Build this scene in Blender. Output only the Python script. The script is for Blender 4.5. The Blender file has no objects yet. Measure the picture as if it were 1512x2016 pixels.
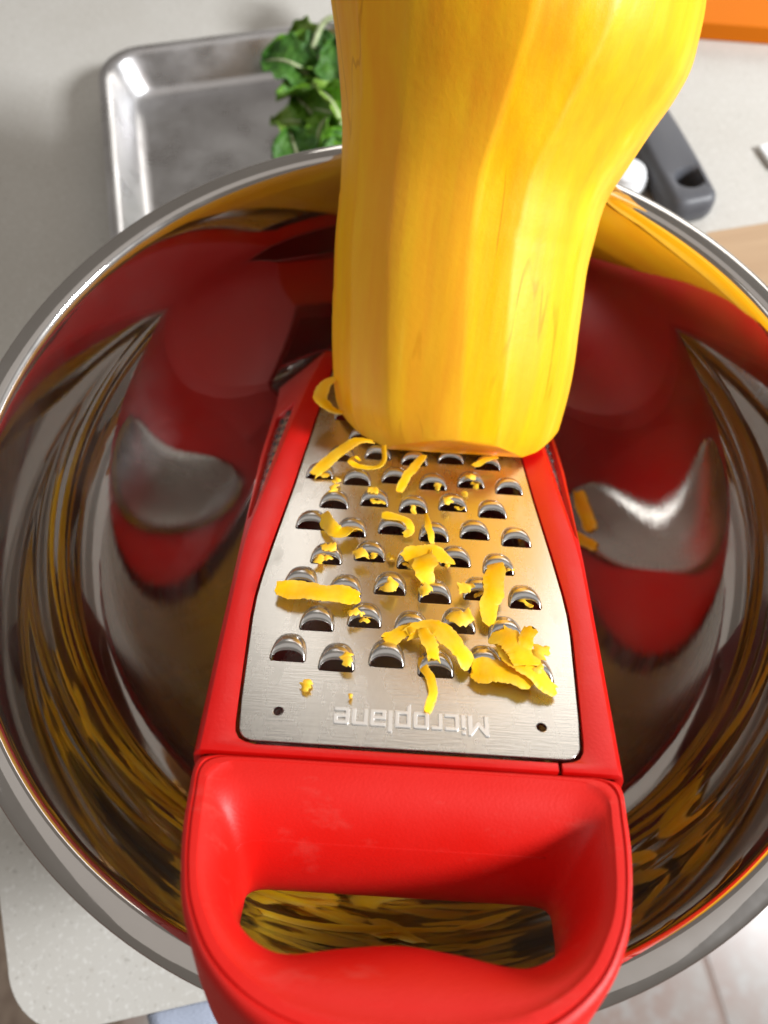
import bpy, bmesh, math, random
from mathutils import Vector, Matrix, noise
from mathutils.geometry import delaunay_2d_cdt

random.seed(7)
S = bpy.context.scene
COL = S.collection
R = math.radians

# ------------------------------------------------------------------ camera, world, lights, exposure
# metres; the bowl's rim is the plane z = 0, centred on the origin
CAM = Vector((-.0104, -.0995, .2155))
cd = bpy.data.cameras.new('camera')
cam = bpy.data.objects.new('camera', cd); COL.objects.link(cam)
cam.location = CAM
cam.rotation_euler = (math.asin(.3812), 0, 0)
cd.sensor_fit = 'VERTICAL'; cd.sensor_height = 36; cd.sensor_width = 27
cd.lens = 26.16
cd.clip_start = .005; cd.clip_end = 50
cd.dof.use_dof = True; cd.dof.focus_distance = .215; cd.dof.aperture_fstop = 9
S.camera = cam

W = bpy.data.worlds.new('World'); S.world = W; W.use_nodes = True
bg = W.node_tree.nodes['Background']
bg.inputs[0].default_value = (1.0, .90, .80, 1)
bg.inputs[1].default_value = .19

def area(name, loc, target, sx, sy, power, col):
    l = bpy.data.lights.new(name, 'AREA'); l.shape = 'RECTANGLE'; l.size = sx; l.size_y = sy
    l.energy = power; l.color = col
    o = bpy.data.objects.new(name, l); COL.objects.link(o); o.location = loc
    d = Vector(target) - Vector(loc)
    o.rotation_euler = d.to_track_quat('-Z', 'Y').to_euler()
    return o
area('window_light', (1.62, -.28, 1.06), (0, 0, 0), .34, .44, 72, (.97, .985, 1.0))
area('far_fill_light', (.8, 2.3, .75), (0, 0, 0), 2.4, 1.1, 19, (1.0, .96, .90))  # added soft panel, no real window; gives the steel plate something bright to reflect
area('ceiling_bounce_fill', (0, .1, 2.2), (0, 0, 0), 2.4, 2.4, 6, (1.0, .94, .89))  # added panel standing in for ceiling bounce; brightens bowl rim and shreds
area('left_fill_light', (-2.1, .4, 1.5), (0, 0, 0), 1.5, 1.5, 9, (1.0, .98, .95))  # added fill lamp, no window there; lifts the squash's dark left side

S.view_settings.view_transform = 'Standard'; S.view_settings.look = 'None'
S.view_settings.exposure = 0; S.view_settings.gamma = 1
S.render.engine = 'CYCLES'

# ------------------------------------------------------------------ material helpers
def mat(name, col=(.5, .5, .5), rough=.5, metal=0, **kw):
    m = bpy.data.materials.new(name); m.use_nodes = True
    b = m.node_tree.nodes['Principled BSDF']
    b.inputs['Base Color'].default_value = (*col, 1)
    b.inputs['Roughness'].default_value = rough
    b.inputs['Metallic'].default_value = metal
    for k, v in kw.items():
        b.inputs[k.replace('_', ' ')].default_value = v
    return m, m.node_tree, b

def nd(nt, typ, **kw):
    n = nt.nodes.new(typ)
    for k, v in kw.items():
        if k in n.inputs: n.inputs[k].default_value = v
        else: setattr(n, k, v)
    return n

def link(nt, a, b): nt.links.new(a, b)

def coords(nt, scale=(1, 1, 1), kind='Object'):
    tc = nd(nt, 'ShaderNodeTexCoord'); mp = nd(nt, 'ShaderNodeMapping'); mp.inputs['Scale'].default_value = scale
    link(nt, tc.outputs[kind], mp.inputs['Vector']); return mp.outputs['Vector']

def noise_fac(nt, vec, scale, detail=3, rough=.5, lo=0., hi=1., a=.3, b=.7):
    n = nd(nt, 'ShaderNodeTexNoise'); n.inputs['Scale'].default_value = scale; n.inputs['Detail'].default_value = detail
    n.inputs['Roughness'].default_value = rough
    link(nt, vec, n.inputs['Vector'])
    r = nd(nt, 'ShaderNodeMapRange'); r.inputs['From Min'].default_value = a; r.inputs['From Max'].default_value = b
    r.inputs['To Min'].default_value = lo; r.inputs['To Max'].default_value = hi
    link(nt, n.outputs['Fac'], r.inputs['Value']); return r.outputs['Result']

def mixc(nt, fac, c1, c2):
    m = nd(nt, 'ShaderNodeMix', data_type='RGBA')
    for i, c in ((6, c1), (7, c2)):
        if isinstance(c, tuple): m.inputs[i].default_value = (*c, 1)
        else: link(nt, c, m.inputs[i])
    if isinstance(fac, (int, float)): m.inputs[0].default_value = fac
    else: link(nt, fac, m.inputs[0])
    return m.outputs[2]

def bump(nt, b, h, strength, dist, prev=None):
    n = nd(nt, 'ShaderNodeBump'); n.inputs['Strength'].default_value = strength; n.inputs['Distance'].default_value = dist
    link(nt, h, n.inputs['Height'])
    if prev: link(nt, prev, n.inputs['Normal'])
    link(nt, n.outputs['Normal'], b.inputs['Normal']); return n.outputs['Normal']

M = {}
# red moulded plastic
m, nt, b = mat('red_plastic', (.58, .0025, .0015), .34); M['red'] = m
v = coords(nt)
link(nt, noise_fac(nt, v, 60, 4, .6, .28, .44), b.inputs['Roughness'])
bump(nt, b, noise_fac(nt, v, 900, 2), .06, .0004)
# soft matt red grip
m, nt, b = mat('red_grip', (.64, .008, .004), .46, 0, Specular_IOR_Level=.4); M['grip'] = m
v = coords(nt)
link(nt, noise_fac(nt, v, 45, 5, .6, .42, .60), b.inputs['Roughness'])
bump(nt, b, noise_fac(nt, v, 1400, 2), .08, .0004)
vo = nd(nt, 'ShaderNodeTexVoronoi'); vo.inputs['Scale'].default_value = 150; vo.inputs['Randomness'].default_value = 1; link(nt, v, vo.inputs['Vector'])
dm_ = nd(nt, 'ShaderNodeMapRange'); dm_.inputs['From Min'].default_value = .085; dm_.inputs['From Max'].default_value = .05; link(nt, vo.outputs['Distance'], dm_.inputs['Value'])
sel = noise_fac(nt, v, 40, 2, .5, 0, .7, .60, .64)
dd_ = nd(nt, 'ShaderNodeMath', operation='MULTIPLY'); link(nt, dm_.outputs[0], dd_.inputs[0]); link(nt, sel, dd_.inputs[1])
sm_ = noise_fac(nt, coords(nt, (1, 3, 1)), 55, 5, .7, 0, .22, .58, .70)
c_ = mixc(nt, sm_, (.64, .008, .004), (.62, .10, .08))
link(nt, mixc(nt, dd_.outputs[0], c_, (.85, .55, .40)), b.inputs['Base Color'])
# satin steel of the grating plate, with dried juice smears
m, nt, b = mat('satin_steel', (.62, .60, .57), .26, 1.0); M['plate'] = m
v = coords(nt)
vs = coords(nt, (1, .06, 1))
fine = noise_fac(nt, coords(nt, (.05, 1, 1)), 2600, 2, .5, 0, 1)
smear = noise_fac(nt, coords(nt, (1.4, .5, 1)), 70, 6, .68, 0, 1, .53, .66)
r1 = nd(nt, 'ShaderNodeMapRange'); r1.inputs['To Min'].default_value = .27; r1.inputs['To Max'].default_value = .36
link(nt, smear, r1.inputs['Value']); link(nt, r1.outputs['Result'], b.inputs['Roughness'])
link(nt, mixc(nt, smear, (.66, .635, .60), (.72, .705, .67)), b.inputs['Base Color'])
bump(nt, b, fine, .05, .0002)
M['letter'] = mat('embossed_steel', (.86, .85, .83), .42, .75)[0]
# polished stamped steel of the teeth
m, nt, b = mat('tooth_steel', (.70, .69, .67), .27, 1.0); M['tooth'] = m
# bowl: mirror-polished steel with circular spin marks and water spots
m, nt, b = mat('polished_steel', (.66, .635, .61), .07, 1.0); M['bowl'] = m
tc = nd(nt, 'ShaderNodeTexCoord')
sx = nd(nt, 'ShaderNodeSeparateXYZ'); link(nt, tc.outputs['Object'], sx.inputs[0])
cx = nd(nt, 'ShaderNodeCombineXYZ'); link(nt, sx.outputs['X'], cx.inputs['X']); link(nt, sx.outputs['Y'], cx.inputs['Y'])
ln = nd(nt, 'ShaderNodeVectorMath', operation='LENGTH'); link(nt, cx.outputs[0], ln.inputs[0])
at = nd(nt, 'ShaderNodeMath', operation='ARCTAN2'); link(nt, sx.outputs['Y'], at.inputs[0]); link(nt, sx.outputs['X'], at.inputs[1])
at2 = nd(nt, 'ShaderNodeMath', operation='MULTIPLY'); link(nt, at.outputs[0], at2.inputs[0]); at2.inputs[1].default_value = .004
pol = nd(nt, 'ShaderNodeCombineXYZ'); link(nt, ln.outputs['Value'], pol.inputs['X']); link(nt, at2.outputs[0], pol.inputs['Y'])
spin = noise_fac(nt, pol.outputs[0], 900, 4, .7, 0, 1)
cen = nd(nt, 'ShaderNodeMapRange'); cen.inputs['From Min'].default_value = .075; cen.inputs['From Max'].default_value = .05
link(nt, ln.outputs['Value'], cen.inputs['Value'])
spots = noise_fac(nt, coords(nt), 26, 5, .7, .0, 1, .48, .72)
ra = nd(nt, 'ShaderNodeMath', operation='MULTIPLY_ADD'); link(nt, spots, ra.inputs[0]); ra.inputs[1].default_value = .09; ra.inputs[2].default_value = .02
rb = nd(nt, 'ShaderNodeMath', operation='MULTIPLY_ADD'); link(nt, cen.outputs[0], rb.inputs[0]); rb.inputs[1].default_value = .05
link(nt, ra.outputs[0], rb.inputs[2]); link(nt, rb.outputs[0], b.inputs['Roughness'])
scr = noise_fac(nt, coords(nt, (1, .03, 1)), 700, 2, .5, 0, 1, .60, .66)
scr2 = noise_fac(nt, coords(nt, (.03, 1, .4)), 600, 2, .5, 0, 1, .62, .68)
p_ = bump(nt, b, spin, .007, .0004)
p_ = bump(nt, b, scr, .005, .0003, p_)
bump(nt, b, scr2, .005, .0003, p_)
b2 = nd(nt, 'ShaderNodeBsdfPrincipled'); b2.inputs['Base Color'].default_value = (.62, .60, .585, 1); b2.inputs['Metallic'].default_value = 1; b2.inputs['Roughness'].default_value = .42
hz = noise_fac(nt, coords(nt), 14, 5, .65, .03, .24, .38, .70)
ms = nd(nt, 'ShaderNodeMixShader'); link(nt, hz, ms.inputs[0]); link(nt, b.outputs[0], ms.inputs[1]); link(nt, b2.outputs[0], ms.inputs[2])
link(nt, ms.outputs[0], nt.nodes['Material Output'].inputs['Surface'])
# tray aluminium
m, nt, b = mat('tray_aluminium', (.72, .72, .73), .30, 1.0); M['tray'] = m
v = coords(nt)
link(nt, noise_fac(nt, v, 40, 5, .6, .22, .40), b.inputs['Roughness'])
link(nt, mixc(nt, noise_fac(nt, v, 22, 5, .65), (.60, .59, .60), (.74, .74, .75)), b.inputs['Base Color'])
bump(nt, b, noise_fac(nt, v, 60, 3), .10, .0006)
# squash flesh
def squash_mat(name, pale, deep, cream, streak):
    m, nt, b = mat(name, deep, .34, 0, Specular_IOR_Level=.28)
    v = coords(nt, streak)
    n1 = noise_fac(nt, v, 90, 5, .6, 0, 1, .35, .68)
    n2 = noise_fac(nt, v, 42, 4, .55, 0, 1, .56, .70)
    n3 = noise_fac(nt, coords(nt), 420, 3, .6, 0, 1, .4, .7)
    c = mixc(nt, n1, deep, pale)
    at = nd(nt, 'ShaderNodeAttribute', attribute_name='tone')
    ad = nd(nt, 'ShaderNodeMath', operation='MULTIPLY'); link(nt, at.outputs['Fac'], ad.inputs[0]); link(nt, n2, ad.inputs[1])
    ad2 = nd(nt, 'ShaderNodeMath', operation='MULTIPLY_ADD', use_clamp=True)
    link(nt, at.outputs['Fac'], ad2.inputs[0]); ad2.inputs[1].default_value = .30; link(nt, ad.outputs[0], ad2.inputs[2])
    c = mixc(nt, ad2.outputs[0], c, cream)
    mx = nd(nt, 'ShaderNodeMath', operation='MULTIPLY'); link(nt, n3, mx.inputs[0]); mx.inputs[1].default_value = .12
    c = mixc(nt, mx.outputs[0], c, deep)
    nl = nd(nt, 'ShaderNodeTexNoise'); nl.inputs['Scale'].default_value = 34; nl.inputs['Detail'].default_value = 3; link(nt, v, nl.inputs['Vector'])
    sb = nd(nt, 'ShaderNodeMath', operation='SUBTRACT'); link(nt, nl.outputs['Fac'], sb.inputs[0]); sb.inputs[1].default_value = .5
    ab = nd(nt, 'ShaderNodeMath', operation='ABSOLUTE'); link(nt, sb.outputs[0], ab.inputs[0])
    lm = nd(nt, 'ShaderNodeMapRange'); lm.inputs['From Min'].default_value = .010; lm.inputs['From Max'].default_value = .003; link(nt, ab.outputs[0], lm.inputs['Value'])
    sp_ = noise_fac(nt, coords(nt), 30, 3, .5, 0, .55, .52, .62)
    lk = nd(nt, 'ShaderNodeMath', operation='MULTIPLY'); link(nt, lm.outputs[0], lk.inputs[0]); link(nt, sp_, lk.inputs[1])
    c = mixc(nt, lk.outputs[0], c, (.62, .22, .001))
    link(nt, c, b.inputs['Base Color'])
    link(nt, noise_fac(nt, v, 120, 4, .6, .34, .56), b.inputs['Roughness'])
    b.inputs['Subsurface Weight'].default_value = .12
    b.inputs['Subsurface Radius'].default_value = (.006, .003, .0008)
    b.inputs['Subsurface Scale'].default_value = .6
    p = bump(nt, b, noise_fac(nt, v, 160, 4, .6), .05, .0008)
    bump(nt, b, n3, .06, .0004, p)
    return m
M['squash'] = squash_mat('peeled_squash_flesh', (1.0, .53, .001), (.94, .37, .001), (1.0, .74, .14), (1, 1, .09))
M['cutface'] = squash_mat('grated_squash_face', (1.0, .42, .001), (.92, .26, .001), (1.0, .40, .004), (.2, 1, 1))
M['shred'] = squash_mat('grated_squash_flesh', (1.0, .60, .002), (.98, .43, .001), (.97, .84, .26), (1, 1, 1))
# quartz worktop
m, nt, b = mat('speckled_quartz', (.55, .54, .51), .34); M['quartz'] = m
v = coords(nt)
c = mixc(nt, noise_fac(nt, v, 9, 4, .6), (.49, .47, .43), (.55, .535, .50))
c = mixc(nt, noise_fac(nt, v, 420, 2, .5, 0, .6, .56, .70), c, (.66, .65, .62))
c = mixc(nt, noise_fac(nt, v, 380, 2, .5, 0, .5, .64, .72), c, (.27, .25, .22))
vv = nd(nt, 'ShaderNodeTexVoronoi'); vv.inputs['Scale'].default_value = 130; link(nt, v, vv.inputs['Vector'])
rr = nd(nt, 'ShaderNodeMapRange'); rr.inputs['From Min'].default_value = .16; rr.inputs['From Max'].default_value = .06
rr.inputs['To Max'].default_value = .35; link(nt, vv.outputs['Distance'], rr.inputs['Value'])
c = mixc(nt, rr.outputs['Result'], c, (.36, .32, .27))
link(nt, c, b.inputs['Base Color'])
# leaf greens
def leafmat(name, c1, c2):
    m, nt, b = mat(name, c1, .55)
    v = coords(nt)
    c = mixc(nt, noise_fac(nt, v, 130, 5, .65), c1, c2)
    link(nt, c, b.inputs['Base Color'])
    b.inputs['Subsurface Weight'].default_value = .12; b.inputs['Subsurface Radius'].default_value = (.002, .004, .001)
    bump(nt, b, noise_fac(nt, v, 260, 4), .5, .0015)
    return m
M['leaf'] = leafmat('leaf_green', (.06, .20, .012), (.17, .37, .02))
M['leafd'] = leafmat('leaf_dark_green', (.022, .10, .010), (.07, .20, .015))
M['leafl'] = leafmat('leaf_light_green', (.16, .33, .03), (.28, .42, .07))
M['stem'] = leafmat('leaf_rib', (.42, .50, .26), (.52, .58, .36))
M['stalk'] = leafmat('pale_stalk', (.28, .36, .07), (.42, .48, .16))
# others
m, nt, b = mat('grey_rubber', (.085, .088, .10), .48); M['rubber'] = m
bump(nt, b, noise_fac(nt, coords(nt), 500, 2), .1, .0004)
M['black'] = mat('black_plastic', (.02, .02, .022), .4)[0]
M['blade'] = mat('bright_steel', (.6, .6, .6), .2, 1.0)[0]
m, nt, b = mat('white_plastic', (.74, .76, .78), .28); M['white'] = m
m, nt, b = mat('orange_plastic', (.80, .22, .008), .6, 0, Specular_IOR_Level=.15); M['orange'] = m
link(nt, mixc(nt, noise_fac(nt, coords(nt), 8, 3), (.62, .150, .0005), (.66, .165, .0005)), b.inputs['Base Color'])
M['orange2'] = mat('dark_orange_plastic', (.66, .16, .008), .5)[0]
m, nt, b = mat('tan_wood', (.42, .28, .165), .55); M['tan'] = m
link(nt, mixc(nt, noise_fac(nt, coords(nt, (.08, 1, 1)), 120, 4), (.46, .315, .19), (.39, .255, .15)), b.inputs['Base Color'])
M['card'] = mat('white_card', (.78, .80, .80), .6)[0]
m, nt, b = mat('marbled_tile', (.62, .55, .51), .3); M['tile'] = m
v = coords(nt)
c = mixc(nt, noise_fac(nt, v, 16, 5, .65, 0, 1, .38, .62), (.31, .275, .25), (.29, .215, .185))
c = mixc(nt, noise_fac(nt, v, 38, 4, .6, 0, .6, .52, .66), c, (.37, .37, .36))
link(nt, c, b.inputs['Base Color'])
M['grout'] = mat('grout', (.30, .22, .19), .8)[0]
m, nt, b = mat('brown_mat', (.16, .115, .085), .85); M['mat'] = m
link(nt, mixc(nt, noise_fac(nt, coords(nt), 60, 4), (.13, .09, .065), (.20, .15, .11)), b.inputs['Base Color'])
m, nt, b = mat('blue_grey_cloth', (.36, .40, .50), .85); M['cloth'] = m
bump(nt, b, noise_fac(nt, coords(nt), 900, 2), .3, .001)

# ------------------------------------------------------------------ mesh helpers
def mesh(name, verts, faces, material, parent=None, smooth=True, loc=None):
    me = bpy.data.meshes.new(name)
    me.from_pydata([tuple(v) for v in verts], [], faces); me.validate(); me.update()
    if smooth: me.polygons.foreach_set('use_smooth', [True] * len(me.polygons))
    if material: me.materials.append(material)
    o = bpy.data.objects.new(name, me); COL.objects.link(o)
    if parent: o.parent = parent
    if loc: o.location = loc
    return o

def frombm(name, bm, material, parent=None, smooth=True):
    bmesh.ops.recalc_face_normals(bm, faces=bm.faces)
    me = bpy.data.meshes.new(name); bm.to_mesh(me); bm.free()
    if smooth: me.polygons.foreach_set('use_smooth', [True] * len(me.polygons))
    me.materials.append(material)
    o = bpy.data.objects.new(name, me); COL.objects.link(o)
    if parent: o.parent = parent
    return o

def tag(o, label, cat, group=None):
    o['label'] = label; o['category'] = cat
    if group: o['group'] = group
    return o

def empty(name, loc=(0, 0, 0)):
    o = bpy.data.objects.new(name, None); COL.objects.link(o); o.location = loc; o.empty_display_size = .01
    return o

def struct(o): o['kind'] = 'structure'; return o

def bevel(o, w, seg=2, ang=30):
    m = o.modifiers.new('bevel', 'BEVEL'); m.width = w; m.segments = seg; m.limit_method = 'ANGLE'; m.angle_limit = R(ang)
    m.harden_normals = False
    return m

def smooth_angle(o, ang=35):
    me = o.data
    bm = bmesh.new(); bm.from_mesh(me)
    for e in bm.edges:
        if len(e.link_faces) == 2 and e.calc_face_angle(0) > R(ang): e.smooth = False
    bm.to_mesh(me); bm.free()

def lerp(a, b, t): return a + (b - a) * t

def interp(tab, x):
    if x <= tab[0][0]: return tab[0][1]
    for (x0, y0), (x1, y1) in zip(tab, tab[1:]):
        if x <= x1: return lerp(y0, y1, (x - x0) / (x1 - x0))
    return tab[-1][1]

def catmull(P, n):
    out = []
    for i in range(len(P) - 1):
        p0 = P[max(i - 1, 0)]; p1 = P[i]; p2 = P[i + 1]; p3 = P[min(i + 2, len(P) - 1)]
        for k in range(n):
            t = k / n
            out.append(tuple(.5 * (2 * b + (c - a) * t + (2 * a - 5 * b + 4 * c - d) * t * t + (3 * b - a - 3 * c + d) * t ** 3)
                             for a, b, c, d in zip(p0, p1, p2, p3)))
    out.append(tuple(P[-1])); return out

def lathe(profile, seg, closed_top=False):
    verts = []; faces = []; rings = []
    for r, z in profile:
        if r < 1e-6:
            rings.append([len(verts)]); verts.append((0, 0, z))
        else:
            rings.append(list(range(len(verts), len(verts) + seg)))
            for k in range(seg):
                a = 2 * math.pi * k / seg; verts.append((r * math.cos(a), r * math.sin(a), z))
    for A, B in zip(rings, rings[1:]):
        for k in range(seg):
            k2 = (k + 1) % seg
            if len(A) == 1 and len(B) == 1: continue
            if len(A) == 1: faces.append((A[0], B[k2], B[k]))
            elif len(B) == 1: faces.append((A[k], A[k2], B[0]))
            else: faces.append((A[k], A[k2], B[k2], B[k]))
    return verts, faces

def inpoly(x, y, P):
    c = False; j = len(P) - 1
    for i in range(len(P)):
        if (P[i][1] > y) != (P[j][1] > y) and x < (P[j][0] - P[i][0]) * (y - P[i][1]) / (P[j][1] - P[i][1]) + P[i][0]: c = not c
        j = i
    return c

def cdt(outer, holes):
    co = []; edges = []
    for loop in [outer] + holes:
        n0 = len(co); co += [Vector(p) for p in loop]
        edges += [(n0 + i, n0 + (i + 1) % len(loop)) for i in range(len(loop))]
    r = delaunay_2d_cdt(co, edges, [], 0, 1e-7)
    box = [(min(p[0] for p in h), max(p[0] for p in h), min(p[1] for p in h), max(p[1] for p in h), h) for h in holes]
    fs = []
    for f in r[2]:
        x = sum(r[0][i][0] for i in f) / 3; y = sum(r[0][i][1] for i in f) / 3
        if not inpoly(x, y, outer): continue
        if any(b_[0] < x < b_[1] and b_[2] < y < b_[3] and inpoly(x, y, b_[4]) for b_ in box): continue
        fs.append(f)
    return r[0], fs

def extruded(name, outer, holes, z0, z1, material, parent=None, smooth=False, scale=1.):
    """flat sheet with holes between z0 (low) and z1 (top)"""
    vs, fs = cdt(outer, holes)
    bm = bmesh.new()
    bv = [bm.verts.new((p[0] * scale, p[1] * scale, z1)) for p in vs]
    for f in fs:
        try: bm.faces.new([bv[i] for i in f])
        except ValueError: pass
    bmesh.ops.recalc_face_normals(bm, faces=bm.faces)
    if bm.faces and sum(f.normal.z for f in bm.faces) < 0: bmesh.ops.reverse_faces(bm, faces=bm.faces)
    loose = [v for v in bm.verts if not v.link_faces]
    bmesh.ops.delete(bm, geom=loose, context='VERTS')
    g = bmesh.ops.duplicate(bm, geom=bm.faces[:] + bm.edges[:] + bm.verts[:])
    low = [e for e in g['geom'] if isinstance(e, bmesh.types.BMVert)]
    lowf = [e for e in g['geom'] if isinstance(e, bmesh.types.BMFace)]
    for v in low: v.co.z = z0
    bmesh.ops.reverse_faces(bm, faces=lowf)
    vm = g['vert_map']
    lowset = set(lowf)
    for e in [e for e in bm.edges if len(e.link_faces) == 1 and e.link_faces[0] not in lowset]:
        a, c = e.verts
        try: bm.faces.new((a, c, vm[c], vm[a]))
        except ValueError: pass
    return frombm(name, bm, material, parent, smooth)

def tube(name, pts, rad, material, parent=None, seg=8):
    verts = []; faces = []
    n = len(pts)
    for i, p in enumerate(pts):
        p = Vector(p); d = (Vector(pts[min(i + 1, n - 1)]) - Vector(pts[max(i - 1, 0)])).normalized()
        a = d.cross(Vector((0, 0, 1)));
        if a.length < 1e-3: a = Vector((1, 0, 0))
        a.normalize(); c = a.cross(d)
        r = rad[i] if isinstance(rad, (list, tuple)) else rad
        for k in range(seg):
            t = 2 * math.pi * k / seg; verts.append(p + a * r * math.cos(t) + c * r * math.sin(t))
    for i in range(n - 1):
        for k in range(seg):
            k2 = (k + 1) % seg; faces.append((i * seg + k, i * seg + k2, (i + 1) * seg + k2, (i + 1) * seg + k))
    faces.append(tuple(range(seg))[::-1]); faces.append(tuple((n - 1) * seg + k for k in range(seg)))
    return mesh(name, verts, faces, material, parent)

# ------------------------------------------------------------------ worktop and floor (rotated frame shared by worktop and tray)
PHI = R(11.2)
e1 = Vector((math.cos(PHI), math.sin(PHI), 0)); e2 = Vector((-math.sin(PHI), math.cos(PHI), 0))
ZC = -.1370
def rot(a, b, z=0): return e1 * a + e2 * b + Vector((0, 0, z))

a0, b0, rc = -.1915, -.1482, .028
out = [(1.1, b0), (1.1, .95), (a0 - .14, .95)]
for k in range(13):
    t = math.pi + math.pi / 2 * k / 12
    out.append((a0 + rc + rc * math.cos(t), b0 + rc + rc * math.sin(t)))
o = extruded('worktop', [(p[0], p[1]) for p in out], [], -.03, 0, M['quartz'])
o.location = (0, 0, ZC); o.rotation_euler = (0, 0, PHI); bevel(o, .004, 3); struct(o)

floor = mesh('floor', [(-3, -3, -1.0275), (3, -3, -1.0275), (3, 3, -1.0275), (-3, 3, -1.0275)], [(0, 1, 2, 3)], M['grout'], None, False); struct(floor)
tl = .327
bm = bmesh.new(); bmesh.ops.create_cube(bm, size=1)
for v_ in bm.verts: v_.co.x *= tl; v_.co.y *= tl; v_.co.z *= .008
tm = None
for i in range(-3, 3):
    for j in range(-3, 3):
        if tm is None:
            t = frombm('tile', bm, M['tile'], floor, False); bevel(t, .002, 2); tm = t
        else:
            t = tm.copy(); COL.objects.link(t); t.parent = floor
        p = rot(.3897 + .333 * (i + .5), -.55 + .333 * (j + .5), -1.03)
        t.location = p; t.rotation_euler = (0, 0, PHI)

# ------------------------------------------------------------------ bowl
RI, RW, ZW, DL = .1405, .1378, -.034, .0985
DEP = DL - ZW
def bowl_z(r):
    if r >= RW: return ZW * (1 - min(1, (r - RW) / (RI - RW)) ** .9)
    return ZW - DL * math.sqrt(max(0, 1 - (r / RW) ** 2.05)) ** 1.02
def bowl_n(r): return math.atan((bowl_z(min(r + 1e-4, RI)) - bowl_z(max(r - 1e-4, 0))) / (min(r + 1e-4, RI) - max(r - 1e-4, 0)))
inner = [(RW * math.sin(math.pi / 2 * k / 60), bowl_z(RW * math.sin(math.pi / 2 * k / 60))) for k in range(1, 60)]
inner += [(r, bowl_z(r)) for r in (.1378, .1383, .1388, .1393, .1397)]
prof = [(0, -DEP)] + inner
prof += [(.1401, -.0052), (.1404, -.0030), (.1409, -.0014), (.1420, -.0003), (.1432, .0000), (.1450, -.0000), (.1472, -.0002), (.1488, -.0005),
         (.1496, -.0013), (.1500, -.0028), (.1497, -.0046), (.1489, -.0050), (.1480, -.0046), (.1470, -.0030), (.1452, -.0020), (.1434, -.0018), (.1424, -.0024), (.1418, -.0050)]
for r, z in inner[::-1]:
    if r > .054: prof.append((r + .0012 * math.sin(bowl_n(r)), z - .0012 * math.cos(bowl_n(r))))
prof += [(.052, -DEP - .0012), (.050, -DEP - .0042), (.047, -DEP - .0042), (.044, -DEP - .0014), (0, -DEP - .0012)]
vs, fs = lathe(prof, 224)
bowl = mesh('mixing_bowl', vs, fs, M['bowl'])
tag(bowl, 'large mirror polished steel mixing bowl with wide rolled rim standing on worktop', 'bowl')

# ------------------------------------------------------------------ box grater
gu = Vector((.04120719, .88708936, -.45975475)); gw = Vector((.99809099, -.05773318, -.02193771)); gn = Vector((.04600381, .45797308, .88777492))
O0 = Vector((-.0041289, -.08268509, .02366571))
GM = Matrix((gw, gu, gn)).transposed().to_4x4(); GM.translation = O0
G = empty('box_grater'); G.matrix_world = GM
tag(G, 'red box grater with steel plate and loop handle leaning in the bowl', 'grater')
mm = .001
def gl(s, l, h): return GM @ Vector((s * mm, l * mm, h * mm))

PWT = [(-1.5, 42.4), (0, 42.6), (20, 44.1), (38, 45.4), (46, 45.6), (54, 45.3), (70, 44.1), (100, 41.4), (120, 40.0), (155, 37.4), (188, 35)]
CFT = [(-5, 51.8), (0, 51.9), (33, 53.2), (68, 54.4), (80, 54.0), (95, 52.6), (140, 48.6), (170, 45.8), (198, 41.5)]
COT = [(-5, 52.6), (0, 52.8), (33, 54.1), (75, 55.6), (131, 59.2), (180, 61.0), (198, 62.5)]
DOT = [(-5, 2.4), (70, 2.6), (80, 3.4), (131, 10.5), (180, 18.5), (198, 21)]
CBT = [(-5, 51), (75, 52), (198, 51)]
DBT = [(-5, 50.5), (60, 50.5), (198, 35)]
stations = [-4.6, -2.4, -1.9, -1.0, 1.0, 4, 10, 20, 30, 38, 46, 54, 62, 70, 78, 84, 90, 100, 110, 120, 130, 140, 150, 160, 170, 180, 186, 190, 198]
def open_hw(l):
    p = interp(PWT, l) + .9
    return p - interp([(-2.4, 5.5), (-1.9, 3.0), (-1.0, 1.3), (1, .25), (4, 0)], l)
def section(l):
    cf, co, do, cb, db = (interp(T, l) for T in (CFT, COT, DOT, CBT, DBT))
    oh = open_hw(max(l, -2.4))
    if l >= 186: oh = interp([(186, interp(PWT, 186) + .9), (190, interp(PWT, 188) - 2)], l)
    A = (cf, .8); B = (co, do)
    w = lambda t: (lerp(A[0], B[0], t), lerp(A[1], B[1], t))
    return [(oh, 0), (cf - 3, 0), (cf - .9, .08), A, w(.2), w(.82), B, (co + .3, do + 3), (lerp(co, cb, .5), lerp(do + 3, db, .6)), (cb, db - 3.5), (cb - 1.5, db - 1), (cb - 5, db), (0, db)]
verts = []; faces = []; idx = []
for l in stations:
    sec = section(l); row = []
    full = [(-s, d) for s, d in sec] + [(s, d) for s, d in sec[-2::-1]]
    for s, d in full:
        row.append(len(verts)); verts.append((s * mm, l * mm, -d * mm))
    idx.append(row)
nc = len(idx[0])
for i in range(len(stations) - 1):
    for j in range(nc - 1):
        win = (j == 4 or j == nc - 6) and 84 <= stations[i] < 160
        backwin = (10 <= j <= nc - 12) and 20 <= stations[i] < 180
        if win or backwin: continue
        faces.append((idx[i][j], idx[i][j + 1], idx[i + 1][j + 1], idx[i + 1][j]))
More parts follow.
